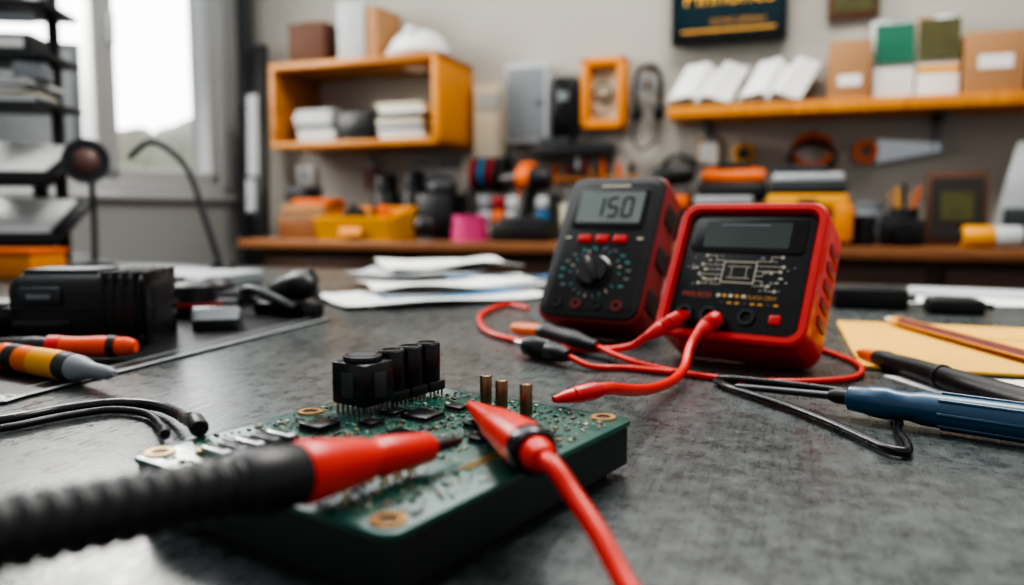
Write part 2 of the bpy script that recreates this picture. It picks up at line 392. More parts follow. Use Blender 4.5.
b.cyl((0,.02,0),(0,-.025,0),.007,STL); b.done()
b=RB('wrench_set',.82,.02,1.20); b.box((0,.005,.0),(.2,.012,.02),STD,.002)
for i in range(6):
    x=-.08+i*.032; l=.05+.008*i; b.box((x,-.008,-.01-l/2),(.008,.006,l),STL,.001); b.ring((x,-.011,-.0),(0,1,0),.009,.004,.006,STL,14); b.ring((x,-.011,-.015-l),(0,1,0),.010,.005,.006,STL,14)
b.done()
b=RB('wall_socket',.28,.012,1.16); b.box((0,0,0),(.08,.024,.08),WHP,.006); b.cyl((0,-.012,0),(0,-.014,0),.022,LGR); b.done()
b=RB('wall_clipboard',1.79,.008,1.27)
b.box((0,0,-.06),(.07,.008,.09),CARD,.002); b.box((0,-.006,-.065),(.06,.003,.07),WHT); b.box((0,-.008,-.02),(.03,.01,.012),STL,.002); b.done()
b=RB('hanging_tape_measure',1.90,.03,1.20); b.box((0,0,0),(.06,.05,.06),YEL,.014); b.cyl((0,-.025,0),(0,-.03,0),.02,BLK); b.box((.0,.0,-.036),(.02,.04,.012),BLK,.003); b.cyl((0,.03,.03),(0,-.02,.04),.004,STD); b.done()
b=RB('hanging_extension_cord',2.10,.03,1.21)
for i in range(4): b.tube([(.055*math.cos(a)*(1+.07*i),-.006*i,.045*math.sin(a)-.01*i) for a in [k*math.pi/5 for k in range(10)]],.005,ORG if i<2 else BLK,closed=True)
b.cyl((0,.03,.045),(0,-.03,.05),.005,STD); b.done()
b=RB('hanging_saw',2.36,.02,1.20); b.raw([(-.08,-.004,-.035),(.09,-.004,-.005),(.09,-.004,.02),(-.08,-.004,.035),(-.08,.0,-.035),(.09,.0,-.005),(.09,0,.02),(-.08,0,.035)],[(0,1,2,3),(4,5,6,7),(0,1,5,4),(1,2,6,5),(2,3,7,6),(3,0,4,7)],STL); b.ring((-.11,-.012,0),(0,1,0),.035,.018,.02,ORG,20); b.cyl((.07,.02,.01),(.07,-.02,.01),.004,STD); b.done()
# counter objects (top z .93)
Z=.93
b=RB('wooden_crate',.47,.25,Z)
b.box((0,0,.04),(.19,.16,.08),WALT,.004); b.box((0,0,.1),(.17,.14,.03),CARD,.004); b.box((.02,0,.125),(.15,.1,.02),ORG,.004); b.box((-.04,0,.155),(.09,.1,.04),DGR,.006); b.done()
b=RB('parts_bin',.735,.34,Z)
v=[(-.13,-.09,0),(.13,-.09,0),(.13,.09,0),(-.13,.09,0),(-.135,-.11,.07),(.135,-.11,.07),(.135,.1,.105),(-.135,.1,.105)]
b.raw(v,[(0,1,2,3),(0,1,5,4),(1,2,6,5),(2,3,7,6),(3,0,4,7)],YEL)
v2=[(x*.95,y*.93,z+.004) for x,y,z in v]; b.raw(v2,[(0,1,2,3),(0,1,5,4),(1,2,6,5),(2,3,7,6),(3,0,4,7)],YELO)
b.raw([v[4],v[5],v2[5],v2[4],v[6],v2[6],v[7],v2[7]],[(0,1,2,3),(1,4,5,2),(4,6,7,5),(6,0,3,7)],YEL)
b.box((0,-.108,.03),(.08,.004,.025),YELO,rot=(-.3,0,0)); 
for i in range(16): b.box((random.uniform(-.09,.09),random.uniform(-.05,.05),random.uniform(.05,.095)),(.05,.03,.03),random.choice([BLK,DGR,ORG,BLK]),.004,(random.random(),random.random(),random.random()))
b.done()
def thermos(name,s,n,h,w):
    b=RB(name,s,n,Z)
    b.rev((0,0,0),(0,0,h),[(0,w*.9),(.1,w),(.65,w*.98),(.72,w*.8),(.78,w*.82),(.95,w*.78),(1,w*.6)],BLK)
    b.ring((0,0,h*.7),(0,0,1),w*.9,w*.6,.01,DGR); b.box((w*.95,0,h*.4),(w*.5,.03,h*.3),BLK,.008); b.done()
thermos('black_thermos',.70,.15,.22,.05); thermos('black_spray_can',.81,.15,.23,.046)
b=RB('power_drill_case',.94,.2,Z); b.box((0,0,.075),(.13,.14,.15),BLK,.015); b.tube([(-.04,0,.13),(-.035,0,.19),(.035,0,.19),(.04,0,.13)],.01,BLK); b.ball((0,0,.17),(.055,.05,.04),DGR); b.done()
b=RB('sphere_speaker',.96,.36,Z); b.ball((0,0,.045),.045,BLK); b.rev((0,0,0),(0,0,.012),[(0,.035),(1,.03)],DGR); b.done()
b=RB('pink_tape_roll',1.10,.34,Z); b.ring((0,0,0),(0,0,1),.058,.035,.04,PINK,36); b.ring((0,0,.04),(0,0,1),.054,.03,.04,PINK,36); b.done()
b=RB('parts_organizer',1.19,.13,Z); b.box((0,.0,.075),(.26,.12,.15),DGR,.004)
for i in range(5):
    for j in range(3): b.box((-.1+i*.05,-.062,.028+j*.047),(.043,.01,.038),[LGR,REDD,YEL,LGR,BLUE,ORG,MGR][(i*2+j*3)%7],.003)
b.done()
b=RB('cordless_drill',1.27,.33,Z)
b.box((0,0,.03),(.17,.09,.06),BLK,.012); b.box((.0,0,.065),(.13,.08,.02),DGR,.006)
b.rev((.0,0,.06),(.03,0,.17),[(0,.036),(.3,.026),(.8,.026),(1,.03)],BLK,16); b.rev((-.07,0,.19),(.09,0,.19),[(0,.012),(.1,.02),(.25,.026),(.35,.034),(.9,.036),(1,.028)],BLK,20)
b.rev((-.01,0,.19),(.03,0,.19),[(0,.037),(1,.037)],ORG,20); b.box((.02,0,.23),(.05,.03,.02),ORG,.008); b.box((-.005,0,.14),(.015,.015,.03),ORG,.004); b.done()
b=RB('paper_cup',1.42,.3,Z); b.rev((0,0,0),(0,0,.11),[(0,.03),(.93,.038),(.95,.041),(1,.04)],CRM,24); b.ring((0,0,.11),(0,0,1),.04,.034,.002,WHT); b.done()
b=RB('glue_bottle',1.49,.25,Z); b.rev((0,0,0),(0,0,.12),[(0,.024),(.05,.026),(.6,.026),(.7,.012),(.75,.012),(.8,.008),(1,.004)],WHT,20); b.done()
b=RB('soldering_station',1.57,.24,Z); b.box((0,0,.05),(.1,.13,.1),DGR,.01); b.box((0,-.066,.06),(.06,.004,.03),LCDD); b.cyl((.02,-.066,.025),(.02,-.075,.025),.012,BLK); b.cyl((-.02,-.066,.025),(-.02,-.075,.025),.008,ORG); b.done()
b=RB('belt_sander',1.70,.20,Z); b.box((0,0,.06),(.15,.14,.12),BLK,.03); b.box((0,0,.13),(.13,.1,.06),DGR,.02); b.rev((-.06,0,.19),(.07,0,.21),[(0,.02),(.2,.032),(.8,.034),(1,.02)],BLK,20); b.box((.03,-.06,.12),(.07,.03,.04),ORG,.01); b.done()
b=RB('orange_power_tool',1.88,.15,Z); b.box((0,0,.06),(.2,.16,.12),DGR,.02); b.box((0,0,.15),(.2,.12,.06),BLK,.02); b.rev((-.09,0,.195),(.09,0,.195),[(0,.018),(.1,.026),(.7,.03),(1,.022)],ORG,20); b.box((0,0,.228),(.1,.05,.02),BLK,.008); b.done()
b=RB('manual_stack',1.88,.345,Z)
for i in range(7): b.box((random.uniform(-.01,.01),0,.010+i*.019),(.15,.12,.017),[DGR,MGR,LGR,BLK,CRM,DGR,LGR][i],.003)
b.done()
b=RB('yellow_tool_case',2.09,.31,Z)
b.box((0,0,.03),(.22,.16,.06),BLK,.01); b.box((0,0,.075),(.22,.15,.03),DGR,.008); b.box((0,0,.115),(.21,.14,.045),YEL,.014); b.box((.0,-.085,.11),(.05,.02,.03),BLK,.005); b.box((.09,-.06,.06),(.05,.05,.1),YELO,.01)
b.box((.0,.0,.155),(.2,.12,.03),DGR,.01); b.box((.0,.0,.183),(.18,.11,.022),LGR,.006); b.box((-.02,0,.205),(.14,.1,.02),DGR,.006); b.done()
b=RB('compact_camera',2.33,.28,Z); b.box((0,0,.035),(.11,.06,.07),BLK,.01); b.cyl((0,-.03,.035),(0,-.075,.035),.03,BLKS,24,.003); b.cyl((0,-.075,.035),(0,-.078,.035),.02,BLKG); b.box((-.03,0,.075),(.04,.04,.02),DGR,.004); b.done()
b=RB('camera_lens',2.235,.30,Z); b.rev((0,0,0),(0,0,.08),[(0,.028),(.1,.031),(.4,.031),(.42,.028),(.6,.028),(.62,.032),(1,.032)],BLK); b.done()
b=RB('storage_jar',2.26,.13,Z); b.rev((0,0,0),(0,0,.12),[(0,.035),(.05,.038),(.8,.038),(.85,.034),(.87,.04),(1,.04)],MGR,24); b.done()
b=RB('paint_brush_pot',2.35,.13,Z); b.rev((0,0,0),(0,0,.1),[(0,.034),(1,.04)],DGR,24)
for i in range(5): b.cyl((-.015+i*.008,0,.05),(-.04+i*.02,.01,.15+.01*(i%3)),.005,[CARD,YEL,BLK,CARD,ORG][i],8)
b.done()
b=RB('small_picture_frame',2.47,.2,Z); b.box((0,0,.1),(.15,.02,.2),BROWN,.005,(-.12,0,0)); b.box((0,-.011,.1),(.125,.006,.165),mat('frame_mount','#2a2622',.6),0,(-.12,0,0)); b.box((0,-.014,.105),(.08,.006,.08),DKB,0,(-.12,0,0)); b.box((0,.06,.05),(.02,.1,.01),BROWN,0,(-.6,0,0)); b.done()
b=RB('tape_roll_yellow',2.53,.37,Z); b.cyl((-.07,0,.028),(.0,0,.028),.028,YEL,24,.004); b.cyl((.0,0,.028),(.06,0,.028),.028,LGR,24,.004); b.cyl((-.075,0,.028),(.065,0,.028),.012,BLK); b.done()
b=RB('leaning_white_panel',2.63,.17,Z); b.box((0,.01,.14),(.09,.012,.27),LGR,.003,(-.15,.25,0)); b.box((.06,.04,.13),(.1,.02,.24),MGR,.003,(-.12,.1,0)); b.box((.0,-.03,.05),(.09,.05,.1),DGR,.006); b.done()
b=RB('paint_tins',2.80,.25,Z); b.cyl((0,0,0),(0,0,.13),.055,MGR,28,.004); b.cyl((.01,0,.13),(.01,0,.22),.04,DKG,28,.004); b.done()
# leaning level in the corner
b=RB('spirit_level',.17,.25,0)
b.box((0,.09,.82),(.065,.025,1.66),BLK,.004,(-.1,-.05,0)); b.box((0.0,.066,1.3),(.045,.006,.3),LGR,0,(-.1,-.05,0)); b.box((-.0,.045,1.08),(.04,.006,.12),LGR,0,(-.1,-.05,0)); b.done()
b=RB('heating_pipe',.05,.045,0); b.cyl((0,0,0),(0,0,2.6),.022,DGR); 
for z in (.6,1.4,2.2): b.ring((0,0,z),(0,0,1),.03,.02,.03,BLK); b.box((0,.03,z+.015),(.02,.03,.02),BLK)
b.done()
# ------------------------------------------------------------------ left rack on bench
b=TB('document_tray_rack',-1.03,1.66,0,.12)
b.box((-.02,0,.008),(.26,.2,.016),BLK,.004)
for x in (-.1,.06): b.box((x,.08,.31),(.02,.02,.60),BLK,.003)
for z,ti in ((.1,.45),(.22,.4)):
    b.box((-.01,0,z),(.25,.2,.012),BLK,.003,(ti,.05,0)); b.box((-.01,-.004,z+.012),(.2,.17,.006),WHP,.001,(ti,.05,0)); b.box((-.01,-.095,z-.035),(.25,.012,.03),BLK,.003)
# upper open shelves with stacked papers, small boxes and hand tools
for z in (.335,.43,.53): b.box((-.02,.02,z),(.25,.16,.010),DGR,.002)
rr_=random.Random(5)
for k in range(7): b.box((-.03+rr_.uniform(-.012,.012),.01,.344+k*.0065),(.19,.13,.005),[WHT,LGR,CRM,WHT,MGR,WHT,LGR][k],0,(0,0,rr_.uniform(-.08,.08)))
b.box((.06,-.02,.40),(.06,.07,.035),MGR,.004,(0,0,.2)); b.cyl((-.12,-.05,.397),(.0,-.055,.397),.006,ORG,10)
b.box((-.08,.01,.462),(.09,.11,.05),LGR,.004); b.box((.03,.0,.455),(.08,.09,.04),DGR,.006); b.box((.03,-.046,.455),(.05,.003,.02),WHT)
b.box((-.02,-.052,.50),(.2,.006,.018),MGR,.002,(.3,0,0))
b.box((-.04,.0,.548),(.2,.13,.02),WHT,.003,(0,0,.05)); b.box((-.02,.01,.572),(.16,.12,.022),MGR,.004,(0,0,-.12)); b.box((-.03,0,.592),(.17,.12,.012),WHT,.002,(0,.04,.1))
b.sheet(.17,.13,WHT,.600,.006,(-.03,0),.2,3)
b.done()
b=TB('wall_chart_board',-1.10,1.86,0,.3); b.box((0,0,.36),(.2,.012,.30),MGR,.003,(-.1,0,0)); b.box((0,-.012,.38),(.17,.004,.22),LGR,0,(-.1,0,0)); b.box((.02,-.016,.40),(.08,.004,.1),WHT,0,(-.1,0,0)); b.box((0,.03,.1),(.03,.02,.21),BLK,.003,(.0,0,0)); b.box((0,.03,.008),(.2,.12,.016),BLK,.003); b.done()
b=TB('clip_lamp',-.85,1.62,0,.3)
b.rev((0,0,0),(0,0,.02),[(0,.04),(.7,.038),(1,.03)],BLK); b.tube([(0,0,.01),(0,.015,.1),(.0,.01,.17),(0,.0,.2)],.006,DGR)
b.rev((0,.025,.22),(0,-.035,.22),[(0,.012),(.2,.026),(.6,.038),(1,.044)],DGR,28); b.ring((0,-.035,.22),(0,-1,0),.044,.036,.004,DGR); b.ball((0,-.025,.22),.028,mat('lamp_bulb_pink','#6e5450',.4)); b.done()
b=TB('gooseneck_cable',-.60,1.62,0); b.tube([(-.17,0,.23),(-.12,0,.26),(-.06,.01,.21),(-.02,0,.1),(.0,0,.03),(.01,0,.0)],.006,DGR,10); b.rev((.01,0,0),(.01,0,.02),[(0,.03),(1,.02)],BLK); b.done()
b=TB('yellow_storage_box',-.93,1.47,0,-.1); b.box((0,0,.022),(.16,.1,.044),YELO,.006); b.box((0,0,.048),(.165,.105,.01),ORG,.003); b.box((0,-.052,.03),(.03,.006,.012),BLK,.002); b.done()
# ------------------------------------------------------------------ left bench items
b=TB('cutting_mat',0,0,0)
b.prism([(-.203,.881),(-.306,.53),(-.345,.40),(-.80,.52),(-.70,1.03),(-.45,.95)],0,.002,MATM)
LN=mat('mat_line','#a2a9aa',.6)
def strip(p,q,w,z,m):
    p=Vector(p);q=Vector(q);d=(q-p).normalized();n_=Vector((-d.y,d.x))*w/2
    b.prism([tuple(p-n_),tuple(q-n_),tuple(q+n_),tuple(p+n_)],z,z+.0002,m)
strip((-.206,.881),(-.309,.53),.004,.002,LN); strip((-.309,.53),(-.348,.402),.004,.002,LN); strip((-.226,.881),(-.329,.53),.0016,.002,LN)
b.text('ISI',.024,WHT,Matrix.Translation((-.325,.497,.0022))@Matrix.Rotation(R(-8),4,'Z')); b.done()
# squat boxy black pack: rounded case, moulded ribs, seam and latch
b=TB('black_battery_pack',-.388,.735,0,.05)
b.box((0,0,.033),(.128,.070,.066),BLK,.017,seg=5)
b.box((0,0,.006),(.122,.066,.012),BLKS,.004)
b.box((0,0,.034),(.1295,.0715,.0025),BLKS,.001)
b.box((-.018,0,.0665),(.066,.046,.005),DGR,.002)
for i in range(5): b.box((.024+i*.009,0,.0335),(.0035,.072,.0680),BLKS,.017,seg=4)
b.box((-.03,-.036,.046),(.036,.005,.016),DGR,.002); b.box((-.03,-.0385,.046),(.02,.002,.004),MGR)
b.box((-.03,-.035,.020),(.05,.004,.010),BLKS,.001); b.done()
b=TB('black_connector',-.505,.77,0,.4); b.box((0,0,.018),(.08,.045,.036),BLK,.012); b.cyl((.035,0,.018),(.055,0,.018),.012,DGR,20,.002); b.done()
b=TB('hex_socket',-.300,.80,0,.3); b.cyl((-.022,0,.013),(.022,0,.013),.013,STL,6,.001); b.cyl((-.0225,0,.013),(.0225,0,.013),.007,BLK,16); b.box((0,.02,.01),(.05,.02,.02),STL,.004); b.done()
b=TB('knob_potentiometer',-.365,.91,0,.2); b.rev((0,0,0),(0,0,.04),[(0,.034),(.1,.036),(.35,.034),(.4,.026),(.9,.024),(1,.018)],BLK); b.ring((0,0,.014),(0,0,1),.037,.03,.004,REDD); b.box((.03,0,.01),(.04,.03,.02),DGR,.004); b.done()
b=TB('soldering_clamp',-.260,.92,0,-.5)
b.box((0,0,.008),(.08,.035,.016),BLK,.004); b.rev((-.03,0,.02),(.03,.01,.045),[(0,.008),(.2,.014),(.7,.016),(1,.01)],DGR,16); b.tube([(-.04,0,.01),(-.05,-.02,.025),(-.02,-.03,.03),(.03,-.02,.012)],.006,STD); b.ball((.02,0,.035),(.022,.016,.016),BLK); b.done()
b=TB('wire_stripper',-.335,1.02,0,.6)
b.tube([(-.06,.012,.012),(-.02,.016,.016),(.03,.004,.014),(.07,0,.01)],.009,BLK); b.tube([(-.06,-.016,.012),(-.02,-.016,.016),(.03,-.004,.014),(.07,.002,.01)],.009,BLK); b.box((.07,0,.012),(.04,.02,.012),STD,.003); b.cyl((.03,0,.004),(.03,0,.028),.008,STL); b.box((-.01,0,.012),(.05,.03,.02),DGR,.006); b.ball((-.05,0,.022),(.03,.02,.018),BLK); b.done()
b=TB('thin_laptop',-.56,1.30,0,-.25); b.box((0,0,.008),(.24,.17,.016),MGR,.004); b.box((0,0,.019),(.24,.17,.006),LGR,.003); b.box((0,-.06,.0225),(.06,.03,.001),DGR); b.done()
b=TB('dark_tray',-.53,1.12,0,-.2); b.box((0,0,.005),(.15,.1,.01),BLK,.003); b.box((0,0,.014),(.12,.08,.008),DGR,.002); b.box((.03,.02,.022),(.05,.03,.012),BLK,.003); b.done()
b=TB('orange_grip_screwdriver',-.357,.628,.011+.002,.04)
ROR=mat('red_orange_grip','#e2501c',.4)
b.rev((-.055,0,0),(.056,0,0),[(0,.004),(.05,.007),(.3,.008),(.42,.006),(.44,.0085),(.6,.0078),(.75,.0085),(.93,.0075),(1,.005)],ROR,20)
b.rev((-.055,0,0),(-.005,0,0),[(0,.0045),(.1,.0075),(.6,.0083),(1,.0068)],BLK,20); b.rev((-.012,0,0),(-.002,0,0),[(0,.0092),(1,.0092)],RED,20); b.rev((.035,0,0),(.041,0,0),[(0,.0090),(1,.0088)],BLK,20); b.cyl((-.13,0,0),(-.055,0,0),.003,STL,12); b.done()
b=B('marker_pen',(0,0,T+.0125)); p0=Vector((-.405,.603,0)); p1=Vector((-.265,.523,0)); 
b.rev(p0,p1,[(0,.005),(.04,.0085),(.2,.0095),(.5,.0098),(.72,.0098)],DGR,24); b.rev(p0.lerp(p1,.18),p0.lerp(p1,.45),[(0,.0101),(1,.0101)],ORG,24); b.rev(p0.lerp(p1,.45),p0.lerp(p1,.64),[(0,.0103),(1,.0103)],YEL,24)
b.rev(p0.lerp(p1,.25),p0.lerp(p1,.33),[(0,.0104),(1,.0104)],BLK,24)
b.rev(p0.lerp(p1,.70),p1,[(0,.0095),(.2,.009),(.45,.006),(.5,.0055),(.85,.0045),(1,.002)],MGR,24); b.done()
b=B('power_cable',(0,0,T)); b.tube([(-.42,.40,.0045),(-.33,.405,.0045),(-.285,.432,.0045),(-.264,.458,.0045),(-.240,.474,.0045),(-.213,.466,.005),(-.190,.440,.0075),(-.172,.409,.0125),(-.157,.378,.0195),(-.145,.352,.0272),(-.137,.336,.0300)],.0032,BLKS)
b.rev((-.1385,.340,.0296),(-.130,.324,.0302),[(0,.0034),(.2,.0040),(.9,.0040),(1,.0034)],BLK,18)
b.tube([(-.42,.37,.0035),(-.33,.388,.0035),(-.28,.418,.0035),(-.258,.446,.0035),(-.238,.462,.0035),(-.215,.455,.0035),(-.197,.432,.005),(-.180,.400,.010),(-.167,.374,.0165),(-.156,.350,.022),(-.148,.332,.0255)],.0022,BLK); b.done()
# papers
b=TB('loose_papers',0,0,.0005)
b.sheet(.29,.2,WHT,0,.004,(-.12,1.12),R(28),1); b.sheet(.27,.19,WHT,.008,.006,(-.09,1.21),R(18),2); b.sheet(.2,.2,LGR,.017,.006,(-.15,1.33),R(-10),3); b.sheet(.22,.16,WHT,.025,.008,(-.11,1.36),R(22),4)
b.sheet(.20,.03,BLUE,.0085,.004,(-.075,1.025),R(28),5); b.sheet(.18,.024,BLUE,.021,.006,(-.01,1.15),R(28),6)
b.done(60)
# ------------------------------------------------------------------ right bench items
b=TB('manila_envelope',0,0,.0012)
d1=Vector((-.082,-.245)).normalized(); d2=Vector((.95,-.317)).normalized(); Aq=Vector((.348,.845))
pp=[Aq,Aq+d1*.258,Aq+d1*.258+d2*.33,Aq+d2*.33]
b.prism([tuple(p) for p in pp],0,.0025,ENV,.0006)
fl=[Aq,Aq+d1*.09+d2*.1,Aq+d1*.09+d2*.23,Aq+d2*.33]; b.prism([tuple(p) for p in fl],.0025,.0031,ENV); b.done()
b=TB('paper_sheet',0,0,0); b.prism([(.272,.575),(.30,.42),(.56,.36),(.6,.51)],0,.0009,WHT); b.done()
b=B('pencil',(0,0,T+.0088)); q0=Vector((.392,.830,0)); q1=Vector((.398,.60,0))
b.rev(q0,q1,[(0,.0008),(.015,.0018)],INK,8); b.rev(q0,q1,[(.015,.0018),(.09,.0048)],CRM,12); b.rev(q0,q1,[(.09,.005),(1,.005)],mat('pencil_maroon','#6b2422',.35),6)
b.rev(q0.lerp(q1,.09),q0.lerp(q1,.14),[(0,.0052),(1,.0052)],YEL,6)
x_,y_,_d=frame(q1-q0)
for a in (60,180,300):
    c0=q0.lerp(q1,.14)+(x_*math.cos(R(a))+y_*math.sin(R(a)))*.0049; c1=c0+(q1-q0)*.86; b.cyl(c0,c1,.0007,YEL,6)
b.done()
b=B('soldering_pen',(0,0,T+.0118)); q0=Vector((.281,.640,-.005)); q1=Vector((.302,.40,0))
b.rev(q0,q1,[(0,.0012),(.04,.004),(.12,.0058),(.15,.006)],ORG,20); b.rev(q0,q1,[(.13,.0064),(.18,.0074),(.2,.0066),(.3,.0074),(.9,.0082),(1,.007)],BLK,24); b.ring(q0.lerp(q1,.45),q1-q0,.0085,.006,.004,DGR); b.done()
b=B('blue_handle_screwdriver',(0,0,T+.0118)); q0=Vector((.196,.459,0)); q1=Vector((.285,.384,0)); q2=Vector((.147,.516,-.006))
b.rev(q2,q0,[(0,.0008),(.04,.0022),(1,.0026)],STD,16)
b.rev(q0,q1,[(0,.0035),(.02,.0072),(.1,.0080),(.12,.0088),(.2,.0094),(.24,.0082),(.3,.0082),(.36,.0095),(.9,.0102),(1,.0075)],BLU,28)
b.rev(q0.lerp(q1,-.08),q0.lerp(q1,.03),[(0,.0032),(.3,.0045),(1,.0048)],BLK,20)
for k in range(8):
    a=k*math.pi/4; x,y,d=frame(q1-q0); c_=q0.lerp(q1,.64)+(x*math.cos(a)+y*math.sin(a))*.0098
    b.cyl(c_-d*.024,c_+d*.024,.0010,BLU,8)
b.done()
b=B('probe_cable_loop',(0,0,T)); b.tube([(.142,.545,.0034),(.146,.522,.0034),(.155,.498,.0034),(.168,.465,.0034),(.178,.428,.0034),(.1835,.398,.0034),(.187,.383,.0034),(.193,.380,.0034),(.199,.392,.0034),(.206,.415,.0030),(.218,.44,.0026),(.225,.475,.0026),(.22,.51,.0026),(.19,.535,.0026),(.16,.55,.003),(.145,.552,.0034)],.0026,BLKS,10); b.done()
for (nm,x,y,sx,sy,h) in (('black_adapter',.45,1.0,.085,.055,.026),('black_adapter',.525,.94,.06,.04,.018)):
    b=TB(nm,x,y,0,-.3); b.box((0,0,h/2),(sx,sy,h),BLK,.004); b.box((0,0,h+.0005),(sx*.6,sy*.5,.001),DGR); b.cyl((sx*.5,0,h*.5),(sx*.5+.012,0,h*.5),.004,BLKS,12); b.done()
b=TB('scattered_papers',0,0,.0004); b.sheet(.24,.16,WHT,0,.001,(.64,1.08),R(-15),8); b.sheet(.2,.12,LGR,.003,.001,(.68,1.14),R(-30),9); b.done(60)
b=TB('red_cable_coil',0,0,0); b.tube([(.28,.76,.004),(.31,.83,.004),(.36,.95,.004),(.42,1.08,.004),(.38,1.13,.004),(.34,1.08,.004),(.36,1.0,.004)],.003,REDS); b.done()
# ------------------------------------------------------------------ multimeters
def seg7(b,ch,x,y,w,h,t,z,m):
    on={'5':'afgcd','0':'abcdef','1':'bc'}[ch]; hh=h/2
    S_={'a':(x,y+hh,w-t,t),'g':(x,y,w-t,t),'d':(x,y-hh,w-t,t),'b':(x+w/2,y+hh/2,t,hh-t*.4),'c':(x+w/2,y-hh/2,t,hh-t*.4),'f':(x-w/2,y+hh/2,t,hh-t*.4),'e':(x-w/2,y-hh/2,t,hh-t*.4)}
    for k in on:
        cx,cy,a,c=S_[k]; b.box((cx,cy,z),(a,c,.0004),m)
def meter1():
    W,L,D=.104,.158,.04
    b=B('multimeter',(.020,.744,T+.0217),(R(58),0,R(-30)))
    b.prism(rrect(0,0,W,L,.014),-D,-.002,REDD,.004)
    b.prism(rrect(.003,.003,W-.003,L-.003,.012),-.004,.0015,BLK,.002)
    b.prism(rrect(.007,.008,W-.007,L-.007,.01),.001,.0022,DGR,.0005)
    b.prism(rrect(.0085,.0095,W-.0085,L-.0085,.009),.002,.003,BLK,.0005)
    b.prism(rrect(.015,L-.062,W-.015,L-.018,.004),.003,.0045,BLKS,.0008)
    b.prism(rrect(.019,L-.057,W-.019,L-.022,.002),.0045,.0050,LCD)
    for i,ch in enumerate('150'): seg7(b,ch,.040+i*.0150,L-.0395,.0092,.0205,.0024,.0053,INK)
    b.box((W/2,L-.0145,.0032),(.03,.0022,.0004),CRM)
    for i in range(3): b.prism(rrect(.027+i*.018,L-.0785,.0405+i*.018,L-.0705,.0015),.003,.0056,RED,.0008)
    b.box((.016,L-.073,.0032),(.006,.002,.0004),CRM); b.box((W-.015,L-.073,.0032),(.006,.002,.0004),CRM)
    cx,cy=W/2,.048
    b.ring((cx,cy,.003),(0,0,1),.0205,.0195,.0006,DGR,40)
    b.rev((cx,cy,.003),(cx,cy,.010),[(0,.0175),(.3,.0175),(.5,.0155),(1,.0145)],BLKS,36)
    b.box((cx,cy,.0105),(.007,.028,.006),BLK,.002,(0,0,.5)); b.box((cx-.005,cy+.0095,.0137),(.0014,.007,.0006),CRM,0,(0,0,.5))
    for k in range(22):
        a=R(k*360/22); r=.0245; m=[TEAL,CRM,TEAL,DGR,TEAL,MGR,TEAL,CRM,MGR][k%9]
        b.box((cx+r*math.cos(a),cy+r*math.sin(a),.0032),(.0034,.0013,.0004),m,0,(0,0,a))
    for k in range(14):
        a=R(-30+k*240/13); r=.0335; b.box((cx+r*math.cos(a),cy+r*math.sin(a)*.80,.0032),(.0045,.0018,.0004),[TEAL,MGR,MGR,TEAL][k%4],0,(0,0,0))
    for i in range(4):
        x=.022+i*.02; b.ring((x,.0150,.003),(0,0,1),.0050,.0034,.002,REDD if i in(1,3) else BLKS,20); b.cyl((x,.0150,.003),(x,.0150,.0034),.0034,BLKG,16)
    for y in (.03,.075,.12):
        for x in (-.0008,W+.0008): b.box((x,y,-D/2),(.003,.02,D*.6),BLK,.001)
    p=[(W/2-.025,.115,-D),(W/2+.025,.115,-D),(W/2+.025,.065,-.140),(W/2-.025,.065,-.140)]
    v=[Vector(q) for q in p]+[Vector(q)+Vector((0,.004,.002)) for q in p]
    b.raw(v,[(0,1,2,3),(4,5,6,7),(0,1,5,4),(1,2,6,5),(2,3,7,6),(3,0,4,7)],BLK)
    return b.done(35)
meter1()
